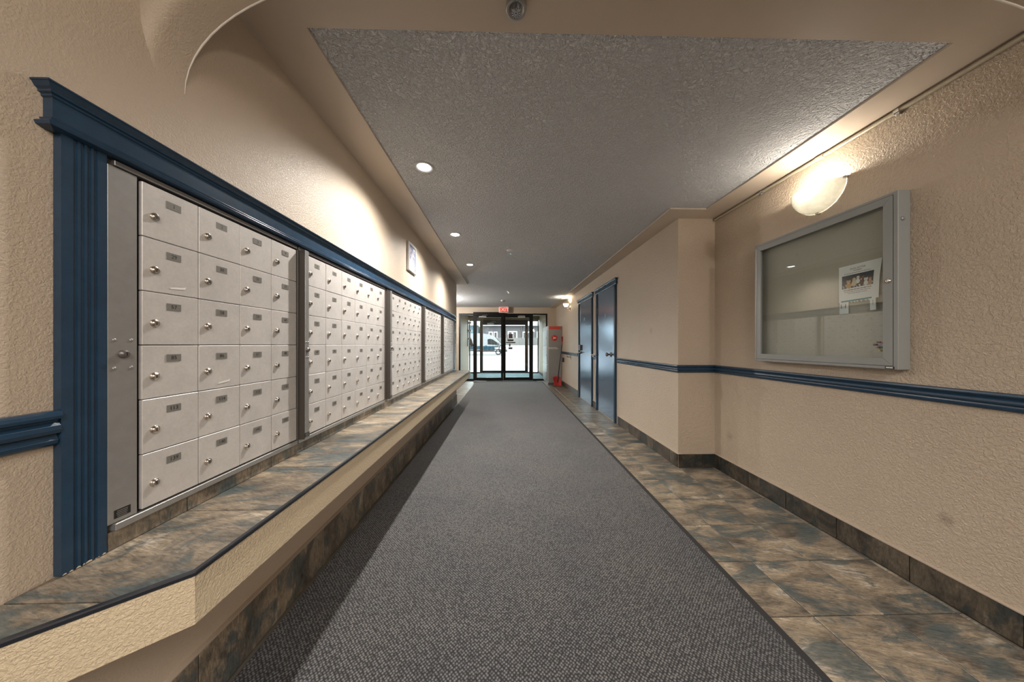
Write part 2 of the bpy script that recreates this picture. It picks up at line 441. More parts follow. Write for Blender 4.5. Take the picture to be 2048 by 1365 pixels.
# ------------------------------------------------------------------ floor tiles
P = 0.3035
cuts = {}
Y0 = 1.173 - 4*P
for r in range(0, 31):
    ya, yb = Y0+r*P, Y0+(r+1)*P
    if ya > YF-.02: break
    yb = min(yb, YF)
    xs = [(0.942, 0.942+P, yb), (0.942+P, 0.942+2*P, yb)]
    if ya < YB-.02: xs += [(0.942+2*P, 0.942+3*P, min(yb, YB-.011)), (0.942+3*P, XR-.011, min(yb, YB-.011))]
    if yb > YE-.2: xs += [(0.942-7*P, 0.942-6*P, yb), (0.942-6*P, 0.942-5*P, yb)]
    for x0, x1, y1 in xs:
        wd, ln = round(x1-x0, 3), round(y1-ya, 3)
        if (wd, ln) not in cuts:
            cuts[wd, ln] = B().cbox(-wd/2+.0025, wd/2-.0025, -ln/2+.0025, ln/2-.0025, -0.008, 0, 0.0015).mesh('tile', m_slate)
        link('tile', cuts[wd, ln], floor, ((x0+x1)/2, (ya+y1)/2, random.uniform(-.0006, .0006)))

# carpet runner
rx0, rx1 = 1.035, 1.095
cb = B()
def slab(bd_, q, z0, z1):
    bd_.add([(x, y, z0) for x, y in q] + [(x, y, z1) for x, y in q], [(0,1,2,3), (4,5,6,7), (0,1,5,4), (1,2,6,5), (2,3,7,6), (3,0,4,7)])
slab(cb, [(-0.895, -2.5), (rx0-.022, -2.5), (rx1-.022, 8.74), (-0.862, 8.74)], 0.0, 0.009)
run = thing('carpet_runner', 'long charcoal woven carpet runner leading to the glass entrance', 'carpet', (0, 3, 0))
part('woven_field', cb, m_carpet, run)
eb = B(); slab(eb, [(rx0-.022, -2.5), (rx0+.008, -2.5), (rx1+.008, 8.74), (rx1-.022, 8.74)], 0, 0.007)
slab(eb, [(-0.862, 8.74), (rx1+.008, 8.74), (rx1+.008, 8.77), (-0.862, 8.77)], 0, 0.007)
part('rubber_edge', eb, m_binding, run)

# ------------------------------------------------------------------ baseboards of cut slate tile
def base_run(name, pts, h, mat, th=0.010, start=0.12, label=None):
    cap = B()
    prof = [(0, h), (th+.003, h), (th+.003, h+.004), (0, h+.006)]
    cap.sweep(prof, pts)
    root = struct(name, cap, paint(name+'_cap', (0.40, 0.33, 0.26), 0.5), label=label)
    for a, b2 in zip(pts, pts[1:]):
        a = Vector(a); b2 = Vector(b2); L = (b2-a).length; d = (b2-a)/L; nrm = Vector((-d.y, d.x)); t = 0.0; nx = start
        while t < L-.01:
            e = min(L, nx if nx > t+.01 else t+P); nx = e+P
            ln = e-t-.003
            o = link('tile', B().cbox(-ln/2, ln/2, 0, th, 0, h-.001, .0012).mesh('tile', mat), root, (0, 0, 0))
            c = a + d*((t+e)/2)
            o.location = (c.x, c.y, 0); o.rotation_euler = (0, 0, math.atan2(d.y, d.x))
            t = e
    return root
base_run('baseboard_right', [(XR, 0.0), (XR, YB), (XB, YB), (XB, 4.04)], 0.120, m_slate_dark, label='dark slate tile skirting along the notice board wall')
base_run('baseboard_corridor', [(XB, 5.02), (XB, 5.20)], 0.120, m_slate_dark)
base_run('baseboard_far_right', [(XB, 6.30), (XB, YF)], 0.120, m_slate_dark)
base_run('baseboard_left', [(XL, YE), (XL, -0.5)], 0.185, m_slate, th=0.012, label='slate tile skirting under the mail shelf')

# ------------------------------------------------------------------ chair rails
def rail_prof(z0, z1, t):
    h = z1-z0
    return [(0, z0), (t*.35, z0), (t*.55, z0+h*.06), (t*.62, z0+h*.16), (t*.5, z0+h*.22), (t*.42, z0+h*.30), (t*.75, z0+h*.36), (t*.86, z0+h*.46),
            (t*.80, z0+h*.58), (t*.55, z0+h*.68), (t*.60, z0+h*.74), (t*.95, z0+h*.78), (t, z0+h*.86), (t*.92, z0+h*.95), (t*.6, z1), (0, z1)]
struct('trim_chair_rail_right', B().sweep(rail_prof(.85, .918, .022), [(XR, -1), (XR, YB), (XB, YB), (XB, 4.05)]), m_blue, label='navy blue chair rail below the notice board')
struct('trim_chair_rail_between', B().sweep(rail_prof(.85, .918, .022), [(XB, 5.02), (XB, 5.20)]), m_blue)
struct('trim_chair_rail_far', B().sweep(rail_prof(.85, .918, .022), [(XB, 6.30), (XB, YF)]), m_blue, label='navy blue chair rail behind the parcel locker')
struct('trim_chair_rail_left', B().sweep(rail_prof(.897, .967, .024), [(XL, 0.62), (XL, -1)]), m_blue, label='navy blue chair rail left of the fluted post')

# ------------------------------------------------------------------ mailbox surround
sur = thing('mailbox_surround', 'navy blue crown moulding on fluted posts framing the mailboxes', 'trim', (XL, 3.0, .627))
zt, zb = 1.618, 1.530
XW = XL+.0008
hp = [(0, zb), (.016, zb), (.028, zb+.004), (.030, zb+.010), (.026, zb+.014), (.022, zb+.016), (.023, zb+.020), (.018, zb+.024), (.018, zb+.062),
      (.021, zb+.064), (.021, zb+.068), (.025, zb+.070), (.025, zb+.074), (.029, zb+.077), (.033, zb+.084), (.035, zt-.003), (.035, zt), (0, zt)]
part('crown_header', B().sweep(hp, [(XW, 5.42), (XW, .627), (XW-.0006, .627)]), m_blue, sur)
def flute_poly(y0, y1):
    L = y1-y0; xf = XL+.0165; pl = [(XW, y0), (xf, y0)]
    for f in (.29, .44, .585, .73):
        c = y0+L*f; pl += [(xf, c-.0030), (xf-.003, c-.0022), (xf-.0038, c), (xf-.003, c+.0022), (xf, c+.0030)]
    return pl + [(xf, y1-.001), (xf-.001, y1), (XW, y1)]
for y0, y1, nm in ((.622, .692, 'fluted_post'), (5.29, 5.40, 'fluted_post')):
    part(nm, B().prism(flute_poly(y0, y1), lambda u, v, h: (u, v, h), .628, zb+.002), m_blue, sur)

ch = B(); r6 = random.Random(11); y = .623
while y < .690:
    w_ = r6.uniform(.003, .011); e = min(.6915, y+w_); h_ = r6.uniform(.0012, .0045)
    ch.add([(XL+.0169, y, .6282), (XL+.0169, e, .6282), (XL+.0169, e-.001, .628+h_*r6.uniform(.3, 1)), (XL+.0169, (y+e)/2, .628+h_), (XL+.0169, y+.001, .628+h_*.5)], [(0,1,2,3,4)])
    y = e+r6.uniform(.0, .006)
part('chipped_paint', ch, paint('bare_primer', (.55, .48, .38), .7), sur)

# ------------------------------------------------------------------ tiled mail shelf
shelf = thing('mail_shelf', 'long slate tiled shelf with sand plaster front below the mailboxes', 'shelf', (XL, 3, .51))
XS, ZT = -0.65, 0.626
out = [(XL, .385), (XS, .634), (XS, 5.5), (XL, 5.5)]
part('plaster_body', B().prism(out, lambda u, v, h: (u, v, h), .514, ZT-.009), m_shelf, shelf)
es = B().sweep([(0, ZT-.009), (.003, ZT-.009), (.004, ZT-.002), (.003, ZT+.001), (-.006, ZT+.001), (-.006, ZT-.004)], [(XL-.0, 5.5), (XS, 5.5), (XS, .634), (XL, .385)])
part('edge_strip', es, m_edge, shelf)
js = [.864+P*k for k in range(-2, 17)]
for a, b2 in zip(js, js[1:]):
    a2, b3 = a+.0015, min(b2, 5.5)-.0015
    if a2 > 5.45: break
    if a < .63:      # the two tiles cut by the splayed corner
        def xe(y): return min(XS, XL + (y-.385)*(XS-XL)/(.634-.385))-.005
        a2 = max(a2, .40); poly = [(XL+.002, a2), (xe(a2), a2)] + ([(XS-.005, .634)] if b3 > .634 else []) + [(xe(b3), b3), (XL+.002, b3)]
        part('tile', B().prism(poly, lambda u, v, h: (u, v, h), ZT-.009, ZT), m_slate_shelf, shelf)
    else:
        part('tile', B().cbox(XL+.002, XS-.005, a2, b3, ZT-.009, ZT, .001), m_slate_shelf, shelf)
js = [.694] + [.864+P*k for k in range(0, 16)]
for a, b2 in zip(js, js[1:]):
    if a > 5.3: break
    part('backsplash_tile', B().cbox(XL, XL+.014, a+.0015, min(b2, 5.288)-.0015, ZT+.001, .668, .001), m_slate_shelf, shelf)

# ------------------------------------------------------------------ mailboxes
Z0, Z1 = 0.690, 1.508; RH = (Z1-Z0)/6
XD = XL+.018                                  # face of the little doors
banks = [(.754, 1.298, 4, 0), (1.362, 2.228, 6, 4), (2.322, 3.188, 6, 10), (3.280, 4.146, 6, 16), (4.262, 5.150, 6, 22)]
names = ['four column silver mailbox bank numbered from 1, nearest the fluted post',
         'six column silver mailbox bank numbered from 5, beside the four column bank',
         'middle silver mailbox bank of the five, numbered from 11',
         'silver mailbox bank numbered from 17, fourth from the near fluted post',
         'silver mailbox bank with a tall parcel door, at the far end of the wall']
rows0 = [1, 29, 57, 85, 113, 139]
def lock_mesh(r):
    b = B().lathe((0,0,0), (1,0,0), [(0, r), (.003, r), (.0042, r*.9), (.0042, r*.66), (.0062, r*.64), (.0068, r*.55)], 16, cap0=False)
    b.box(.0066, .0071, -r*.10, r*.10, -r*.38, r*.30, 1)
    return b.mesh('lock', [m_steel, m_ink])
lock_me = lock_mesh(.0105)
dw = {}
for bi, (ya, yb, nc, c0) in enumerate(banks):
    t = thing('mailbox_bank', names[bi], 'mailbox', (XL, (ya+yb)/2, Z0), 'mailbox banks along the left wall')
    f = B()
    f.box(XL, XL+.004, ya-.002, yb+.002, Z0-.004, Z1+.004)                    # dark back seen in the joints
    part('back_plate', f, m_ink, t)
    f = B().cbox(XL, XL+.022, ya-.052, yb+.002, Z0-.020, Z0-.004, .001)
    part('sill_rail', f, m_alu, t)
    f = B().cbox(XL, XL+.020, ya-.052, yb+.002, Z1+.006, Z1+.018, .001)
    part('top_channel', f, m_alu_dark, t)
    # lock panel on the near side of each bank
    if bi == 0: p0, p1, px = .6925, .746, XL+.0165
    else: p0, p1, px = ya-.055, ya-.032, XL+.050
    part('panel_box', B().box(XL, px-.0045, p0, p1-.0005, Z0-.002, Z1+.003), m_post_side, t)
    panel = part('lock_panel', B().cbox(px-.004, px, p0-.0003, p1, Z0-.002, Z1+.004, .0003 if bi == 0 else .001), m_alu, t)
    if bi: part('door_jamb', B().cbox(XL, XL+.010, p1, ya-.0015, Z0-.002, Z1+.004, .001), m_alu, t)
    pc = (p0+p1)/2; hw = min(.0155, (p1-p0)*.33)
    for dy in (-hw, hw):
        for dz in (-.033, .033): part('rivet', B().ball((px, pc+dy, 1.078+dz), .0042, 10, 6, sc=(.55, 1, 1)), m_alu, panel)
    lk = B().lathe((px, pc, 1.078), (1,0,0), [(0, .010), (.006, .0095), (.007, .006), (.010, .0055)], 16, cap0=False)
    lk.box(px+.0099, px+.0104, pc-.001, pc+.001, 1.074, 1.082, 1)
    part('cam_lock', lk, [m_alu_dark, m_ink], panel)
    lb = B().box(px, px+.0006, pc-.016, pc+.014, .697, .716)
    for k in range(4):
        lb.box(px+.0006, px+.0009, pc-.012+random.random()*.002, pc+.010-random.random()*.004, .7125-k*.004-.0012, .7125-k*.004, 1)
    part('maker_label', lb, [m_ink, m_alu], panel)
    if bi < 4:
        part('end_stile', B().cbox(XL, XL+.022, yb+.0025, yb+.0045, Z0-.004, Z1+.004, .001), m_alu_dark, t)
    else:
        part('end_stile', B().cbox(XL, XL+.030, yb+.003, yb+.10, Z0-.004, Z1+.004, .001), m_alu_dark, t)
    cw = (yb-ya)/nc
    key = round(cw, 4)
    if key not in dw:
        dw[key] = B().cbox(-.010, 0, -cw/2+.0009, cw/2-.0009, -RH/2+.0009, RH/2-.0009, .0012).mesh('mailbox_door', m_mail)
    for c in range(nc):
        ci = c0+c
        for r in range(6):
            if r >= 4 and ci >= 26: continue
            num = rows0[r]+ci
            yc = ya+cw*(c+.5); zc = Z1-RH*(r+.5)
            d = link('mailbox_door', dw[key], t, (XD+random.uniform(-.0006, .0006), yc, zc))
            link('lock', lock_me, d, (XD+.0004, yc-cw*.5+.026, zc-.012))
            pl = B().box(.0002, .0010, -.0175, .0175, -.0095, .0095)
            pl.text(str(num), (.0013, 0, 0), (0,1,0), (0,0,1), .0145, 1)
            part('number_plate', pl, [m_plate, m_ink], d, (XD, yc+.003, zc+.034))
            if num in (29, 86):
                tp = B(); pts = [(-.020, -.004), (-.006, -.001), (.012, .001), (.021, .004), (.019, -.003), (.002, -.0055), (-.017, -.0075)]
                tp.add([(.0011, y, z) for y, z in pts], [list(range(7))])
                part('tape_residue', tp, m_white, d, (XD, yc+(.012 if num == 29 else .01), zc-.046))
    if bi == 4:
        y0 = ya+cw*4
        d = part('parcel_door', B().cbox(-.010, .001, .001, cw*2-.001, .001, RH*2-.001, .0015), m_mail, t, (XD, y0, Z0))
        part('lock', lock_me, None, d, (XD+.001, y0+.03, Z0+RH))

# ------------------------------------------------------------------ blue doors in the corridor wall
def blue_door(name, label, ya, yb, hinge_at, sign, sign_y, sign_z):
    lf = B().cbox(XB-.006, XB+.03, ya, yb, .012, 1.94, .002)
    d = struct(name, lf, m_door, None, (0, 0, 0), label)
    for y0, y1 in ((ya-.075, ya-.004), (yb+.004, yb+.075)):
        part('door_jamb', B().cbox(XB-.020, XB, y0, y1, 0, 1.945, .003).cbox(XB-.026, XB, y0+.012, y1-.022, 0, 1.945, .004), m_blue, d)
    hb = B().sweep([(0, 1.945), (.020, 1.945), (.026, 1.955), (.022, 1.963), (.022, 2.0), (.030, 2.006), (.038, 2.020), (.040, 2.03), (0, 2.03)],
                   [(XB+.004, ya-.078), (XB, ya-.078), (XB, yb+.078), (XB+.004, yb+.078)])
    part('head_casing', hb, m_blue, d)
    hy = ya if hinge_at == 'near' else yb
    for z in (.25, .96, 1.66):
        part('hinge', B().tube((XB-.010, hy, z-.05), (XB-.010, hy, z+.05), .007, n=10).box(XB-.0075, XB-.006, hy-.032, hy+.032, z-.05, z+.05), m_black, d)
    sg = B().text(sign, (XB-.0085, sign_y, sign_z), (0,-1,0), (0,0,1), .085)
    part('door_number', sg, m_white, d)
    return d
d1 = blue_door('door_1', 'nearer blue door with a round knob and a latch guard plate', 4.165, 4.925, 'far', '9', 4.55, 1.545)
ky, kz = 4.30, .957
kb = B().lathe((XB-.006, ky, kz), (-1,0,0), [(0, .034), (.006, .034), (.010, .020), (.012, .012), (.040, .012), (.048, .024), (.060, .030), (.072, .026), (.078, .012)], 20)
part('door_knob', kb, m_alu_dark, d1)
part('latch_guard', B().cbox(XB-.011, XB-.006, 4.166, 4.205, .83, 1.09, .002), m_steel, d1)
d2 = blue_door('door_2', 'farther blue door with a keypad lock and lever handle', 5.28, 6.13, 'near', '101', 5.76, 1.595)
part('keypad_lock', B().cbox(XB-.040, XB-.006, 5.99, 6.08, .985, 1.10, .008), m_alu_dark, d2)
lv = B().lathe((XB-.006, 6.03, .945), (-1,0,0), [(0, .032), (.010, .030), (.012, .012), (.045, .011)], 16).tube((XB-.05, 6.05, .945), (XB-.05, 5.90, .943), .010, .008)
part('lever_handle', lv, m_alu_dark, d2)
kp = B()
for i in range(3):
    for j in range(3): kp.box(XB-.0415, XB-.040, 6.01+.02*i, 6.023+.02*i, 1.01+.025*j, 1.024+.025*j)
part('key_buttons', kp, m_chrome, d2)
single('door_stop', B().cbox(XB-.012, XB, 5.08, 5.14, .885, .955, .004).tube((XB-.012, 5.11, .925), (XB-.06, 5.11, .925), .012).tube((XB-.06, 5.11, .925), (XB-.07, 5.11, .925), .018)
       .tube((XB-.012, 5.11, .90), (XB-.045, 5.11, .895), .008), m_white, 'small white door stop between the two blue doors', 'door stop')

# ------------------------------------------------------------------ key box and hook under the far rail
kx = thing('key_box', 'dark lock box hanging under the chair rail beside the parcel locker', 'lock box', (XB, 7.80, .64))
part('box_body', B().cbox(XB-.045, XB-.008, 7.76, 7.84, .64, .76, .008), m_black, kx)
part('shackle', B().path([(XB-.024, 7.775, .76), (XB-.024, 7.775, .815), (XB-.024, 7.79, .83), (XB-.024, 7.81, .83), (XB-.024, 7.825, .815), (XB-.024, 7.825, .76)], .006), m_steel, kx)
part('dial', B().lathe((XB-.045, 7.80, .70), (-1,0,0), [(0, .02), (.008, .018)], 14, cap0=False), m_alu, kx)
hk = thing('wall_hook', 'small black hook under the chair rail left of the far blue door', 'hook', (XB, 7.0, .80))
part('hook_plate', B().cbox(XB-.006, XB, 6.985, 7.015, .755, .845, .002), m_black, hk)
part('hook_arm', B().path([(XB-.006, 7.0, .81), (XB-.06, 7.0, .805), (XB-.085, 7.0, .815), (XB-.09, 7.0, .84)], .007), m_black, hk)

# ------------------------------------------------------------------ notice board
nb = thing('notice_board', 'grey framed glass notice board on the beige wall under the sconce', 'notice board', (XR, 1.735, .983))
ya, yb, za, zb_, xf = 1.337, 2.130, .983, 1.822, 1.826
c = B()
c.cbox(xf, XR, ya, ya+.018, za, zb_, .0015).cbox(xf, XR, yb-.014, yb, za, zb_, .0015)
c.cbox(xf, XR, ya+.018, yb-.014, za, za+.016, .0015).cbox(xf, XR, ya+.018, yb-.014, zb_-.014, zb_, .0015)
part('case', c, m_grey_frame, nb)
fr = B(); y0, y1, z0, z1 = ya+.0195, yb-.0155, za+.0175, zb_-.0155; fw = .035
def mitre(q0, q1, q2, q3):
    pts = [q0, q1, q2, q3]
    fr.add([(xf-.002, *p) for p in pts] + [(xf+.012, *p) for p in pts], [(0,1,2,3), (4,5,6,7), (0,1,5,4), (1,2,6,5), (2,3,7,6), (3,0,4,7)])
g = .0004
mitre((y0, z0+g), (y0, z1-g), (y0+fw, z1-fw-g), (y0+fw, z0+fw+g)); mitre((y1, z0+g), (y1, z1-g), (y1-fw, z1-fw-g), (y1-fw, z0+fw+g))
mitre((y0+g, z0), (y1-g, z0), (y1-fw-g, z0+fw), (y0+fw+g, z0+fw)); mitre((y0+g, z1), (y1-g, z1), (y1-fw-g, z1-fw), (y0+fw+g, z1-fw))
df = part('door_frame', fr, m_grey_frame, nb)
part('glass_pane', B().box(xf+.004, xf+.008, y0+fw-.004, y1-fw+.004, z0+fw-.004, z1-fw+.004), m_glass, nb)
part('tack_panel', B().box(1.874, 1.8835, ya+.018, yb-.014, za+.016, zb_-.014), m_tack, nb)
lk = B().lathe((xf-.002, 1.370, 1.404), (-1,0,0), [(0, .010), (.006, .0095), (.007, .006), (.009, .0055)], 16, cap0=False).box(xf-.0116, xf-.0109, 1.369, 1.371, 1.400, 1.408, 1)
part('cam_lock', lk, [m_steel, m_ink], df)
part('hinge_strip', B().tube((xf-.003, yb-.0148, za+.03), (xf-.003, yb-.0148, zb_-.03), .0035, n=8), m_alu, nb)
part('side_bolt', B().lathe((1.846, ya, 1.688), (0,-1,0), [(0, .010), (.004, .0095), (.006, .006)], 16, cap0=False), m_alu, nb)
lb = B().box(xf-.0012, xf, 1.350, 1.384, .985, .997)
for k in range(6): lb.box(xf-.0018, xf-.0012, 1.380-.0042*k-.0032, 1.380-.0042*k, .988, .9945, 1)
part('maker_label', lb, [m_ink, m_white], nb)

# flyer pinned to the board
FY, FZ, FWd, FH = 1.622, 1.531, .192, .262
def fp(u, v, off=0.0):
    return (1.8725 - .010*u*u*v - .012*max(0, v-.55)*(.25+u) - .004*math.sin(PI*v)*u - off, FY-FWd*u+.006*u*math.sin(PI*min(1, v)), FZ-FH*v+.004*u)
def fgrid(b, u0, u1, v0, v1, off, mat, nu=8, nv=8, back=False):
    vs = [fp(u0+(u1-u0)*i/nu, v0+(v1-v0)*j/nv, off) for j in range(nv+1) for i in range(nu+1)]
    return b.add(vs, [(j*(nu+1)+i, j*(nu+1)+i+1, (j+1)*(nu+1)+i+1, (j+1)*(nu+1)+i) for j in range(nv) for i in range(nu)], mat, True)
fl = thing('flyer', 'white flyer with a photo of puppies and torn off tabs in the notice board', 'flyer', (1.873, 1.53, 1.27))
sh = B(); fgrid(sh, 0, 1, 0, .755, 0, 0, 10, 12)
fgrid(sh, .02, .125, .755, 1.0, 0, 0, 2, 6); fgrid(sh, .127, .26, .755, 1.0, 0, 0, 2, 6); fgrid(sh, .79, .93, .755, .985, 0, 0, 3, 6)
for u in (.30, .38, .45, .55, .66, .74):   # ragged stubs of torn tabs
    sh.add([fp(u, .755), fp(u+.06, .755), fp(u+.045, .785), fp(u+.02, .775)], [(0,1,2,3)])
part('sheet', sh, m_paper, fl)
pm = {k: paint('print_'+k, c_, .6) for k, c_ in dict(navy=(.012,.018,.035), gold=(.50,.27,.075), cream=(.58,.48,.34), brown=(.10,.045,.02), pink=(.42,.22,.16), white=(.66,.66,.66), rust=(.28,.075,.05)).items()}
ph = B(); pk = list(pm); fgrid(ph, .085, .86, .205, .475, .0005, 0, 8, 4)
def blob(u, v, ru, rv, mat, off=.0008):
    n_ = 12; ph.add([fp(u+ru*math.cos(2*PI*i/n_), v+rv*math.sin(2*PI*i/n_), off) for i in range(n_)], [list(range(n_))], pk.index(mat))
rr = random.Random(3)
for k in range(46): blob(.11+.73*rr.random(), .40+.065*rr.random(), .012+.014*rr.random(), .010+.012*rr.random(), rr.choice(['pink', 'cream', 'brown', 'gold', 'white', 'rust']), .0007)
for (u, v, s_, body, ear) in [(.26, .345, .055, 'gold', 'gold'), (.40, .315, .060, 'cream', 'brown'), (.495, .285, .050, 'white', 'brown'), (.575, .315, .055, 'brown', 'rust'), (.69, .355, .050, 'white', 'cream'), (.79, .36, .050, 'pink', 'brown')]:
    blob(u, v+.07, s_*1.05, s_*1.05, body, .0009); blob(u-s_*.7, v-.01, s_*.30, s_*.62, ear, .0010); blob(u+s_*.7, v-.01, s_*.30, s_*.62, ear, .0010)
    blob(u, v, s_*.72, s_*.62, body, .0011); blob(u, v+.018, s_*.36, s_*.28, 'cream', .0012)
    for dx in (-.25, .25): blob(u+dx*s_, v-.006, s_*.10, s_*.09, 'navy', .0013)
    blob(u, v+.012, s_*.12, s_*.08, 'navy', .0013)
part('printed_photo', ph, [pm[k] for k in pk], fl)
tx = B()
def line(st, v, size, mat, u=.47):
    vs_, fs_ = glyphs(st, size); tx.add([fp(u+x/FWd, v-y/FH, .0006) for x, y in vs_], fs_, mat)
line('DOG SITTER', .085, .0125, 0)
line('Available', .125, .0105, 0)
def greek(v, u0, u1, mat, h=.010):
    u = u0
    while u < u1:
        w_ = rr.uniform(.02, .07); e = min(u1, u+w_)
        tx.add([fp(u, v, .0006), fp(e, v, .0006), fp(e, v+h, .0006), fp(u, v+h, .0006)], [(0,1,2,3)], mat); u = e+.012
for v, u0, u1, mt in ((.168, .14, .79, 0), (.505, .13, .82, 0), (.545, .15, .80, 0), (.580, .24, .72, 0)): greek(v, u0, u1, mt, .009 if v < .5 or v > .52 else .014)
fgrid(tx, .065, .835, .722, .752, .0006, 1, 6, 1)
for u in (.06, .075, .17, .185, .86): tx.add([fp(u, .79, .0006), fp(u+.008, .79, .0006), fp(u+.008, .88, .0006), fp(u, .88, .0006)], [(0,1,2,3)], 0)
part('printed_text', tx, [paint('print_maroon', (.16, .05, .05), .6), m_teal], fl)

pins = [((1.436, 1.112), (.20, .015, .015), 'topmost dark red push pin low in the notice board'), ((1.450, 1.100), (.16, .012, .014), 'dark red push pin farthest from the board lock, low in the notice board'),
        ((1.421, 1.106), (.42, .05, .05), 'bright red push pin close to the door frame of the notice board'), ((1.438, 1.087), (.22, .02, .015), 'lower dark red push pin just above the yellow one'),
        ((1.420, 1.088), (.04, .20, .17), 'teal push pin low in the notice board'), ((1.429, 1.071), (.55, .36, .04), 'yellow push pin, lowest in the notice board')]
for (y, z), col, lab in pins:
    b = B().lathe((1.873, y, z), (-1,0,0), [(-.002, .0012), (.002, .0014), (.003, .0052), (.005, .0052), (.0065, .003), (.014, .0034), (.0155, .0050), (.018, .0046)], 12)
    single('push_pin', b, paint('pin_plastic', col, .3), lab, 'push pin', group='push pins in the notice board')

# ------------------------------------------------------------------ near wall sconce
SY, SZ, SR = 1.735, 2.030, .142
sc = thing('wall_sconce', 'alabaster half bowl wall sconce above the notice board', 'lamp', (XR, SY, SZ))
b = B(); na, ne = 24, 10; vs = []
for j in range(ne+1):
    e = PI/2*j/ne
    for i in range(na+1):
        a = -PI/2+PI*i/na
        vs.append((XR-.0015-.110*math.cos(a)*math.cos(e)**.8, SY+SR*math.sin(a)*math.cos(e), SZ-.138*math.sin(e)))
b.add(vs, [(j*(na+1)+i, j*(na+1)+i+1, (j+1)*(na+1)+i+1, (j+1)*(na+1)+i) for j in range(ne) for i in range(na)], 0, True)
part('glass_shade', b, m_shade, sc)
part('back_plate', B().lathe((XR, SY, SZ-.03), (-1,0,0), [(0, .05), (.006, .048), (.008, .03)], 20, cap0=False), m_white, sc)
part('lamp_holder', B().tube((XR-.008, SY, SZ-.030), (XR-.046, SY-.006, SZ-.016), .014, .013), m_white, sc)
part('bulb', B().ball((XR-.066, SY-.012, SZ+.002), .024, 14, 10), emit('sconce_bulb_glow', (1.0, .91, .79), 105), sc)
for (y, z) in ((SY-SR-.004, SZ-.004), (SY+SR+.004, SZ-.004), (SY, SZ-.142)):
    part('clip', B().cbox(XR-.022, XR, y-.008, y+.008, z-.007, z+.007, .002), m_steel, sc)

# ------------------------------------------------------------------ far wall sconce
s2 = thing('wall_sconce', 'small metal wall sconce with a glowing glass cup beyond the blue doors', 'lamp', (XB, 7.05, 1.98))
part('wall_plate', B().lathe((XB, 7.05, 1.985), (-1,0,0), [(0, .055), (.012, .052), (.018, .03)], 20, cap0=False), m_steel, s2)
part('arm', B().path([(XB-.015, 7.05, 1.985), (XB-.06, 7.05, 1.96), (XB-.09, 7.05, 1.955), (XB-.105, 7.05, 1.985)], .010), m_steel, s2)
part('cup', B().lathe((XB-.105, 7.05, 1.985), (0,0,1), [(0, .02), (.012, .026), (.02, .026)], 16), m_steel, s2)
part('glass_shade', B().lathe((XB-.105, 7.05, 2.003), (0,0,1), [(0, .026), (.02, .045), (.05, .062), (.08, .070)], 20, cap1=False), m_shade, s2)
part('bulb', B().ball((XB-.105, 7.05, 2.035), .022, 12, 8), emit('far_bulb_glow', (1.0, .86, .68), 250), s2)

# ------------------------------------------------------------------ recessed downlights
for (x, y), lab in zip(((-.524, 1.917), (-.522, 3.082), (-.508, 4.235)), ('nearest of the three round ceiling downlights', 'middle one of the three round ceiling downlights', 'ceiling downlight farthest down the corridor, close to the wall end')):
    t = thing('downlight', lab, 'light', (x, y, ZC), 'recessed downlights along the mailbox wall')
    part('trim_ring', B().lathe((x, y, ZC+.002), (0,0,-1), [(0, .064), (.006, .063), (.009, .057), (.008, .050), (.002, .040)], 28, cap0=False, cap1=False), m_ring, t)
    part('lens', B().lathe((x, y, ZC-.001), (0,0,-1), [(0, .041), (.003, .039), (.005, .025), (.0055, .001)], 24, cap0=False), m_bulb, t)
    lamp('downlight_beam', 'SPOT', (x, y, ZC-.018), 54, LAMP, .028, size=math.radians(152), blend=1.0)

# ------------------------------------------------------------------ ceiling devices
sp = thing('sprinkler_head', 'chrome sprinkler in a ring cup on the smooth near ceiling border', 'sprinkler', (.035, .985, ZS))
part('ring_cup', B().lathe((.035, .985, ZS), (0,0,-1), [(0, .033), (.018, .034), (.020, .033), (.020, .024), (.006, .021), (.004, .001)], 28, cap0=False, cap1=False), m_alu, sp)
part('frame_arms', B().path([(.023, .985, ZS-.004), (.021, .985, ZS-.016), (.035, .985, ZS-.029)], .0022).path([(.047, .985, ZS-.004), (.049, .985, ZS-.016), (.035, .985, ZS-.029)], .0022).tube((.035, .985, ZS-.004), (.035, .985, ZS-.026), .0028), m_chrome, sp)
df = B().lathe((.035, .985, ZS-.029), (0,0,-1), [(0, .006), (.002, .008)], 16, cap0=False).ball((.035, .985, ZS-.0312), .0022, 8, 6, 1)
for k in range(12):
    a = 2*PI*k/12; df.box(-.0010, .0010, .006, .0155, 0, .0012) if False else df.add([(.035+r*math.cos(a+da), .985+r*math.sin(a+da), ZS-.031+h) for h in (0, .0013) for r, da in ((.006, -.16), (.0155, -.10), (.0155, .10), (.006, .16))], [(0,1,2,3), (4,5,6,7), (0,1,5,4), (1,2,6,5), (2,3,7,6), (3,0,4,7)])
part('deflector', df, [m_chrome, m_ink], sp)
for (x, y), lab in (((.054, 3.584), 'small pendant sprinkler on the stippled ceiling beyond the first downlights'), ((.064, 6.315), 'small pendant sprinkler on the ceiling before the smoke detector')):
    t = thing('sprinkler_head', lab, 'sprinkler', (x, y, ZC))
    part('escutcheon', B().lathe((x, y, ZC+.002), (0,0,-1), [(0, .045), (.006, .043), (.010, .020), (.012, .016)], 20, cap0=False), m_white, t)
    part('frame_arms', B().tube((x-.012, y, ZC-.008), (x-.003, y, ZC-.042), .003).tube((x+.012, y, ZC-.008), (x+.003, y, ZC-.042), .003).tube((x, y, ZC-.008), (x, y, ZC-.04), .003), m_chrome, t)
    part('deflector', B().lathe((x, y, ZC-.042), (0,0,-1), [(0, .018), (.002, .018)], 16), m_chrome, t)
sd = thing('smoke_detector', 'round white smoke detector on the ceiling before the exit sign', 'detector', (-.064, 7.62, ZC))
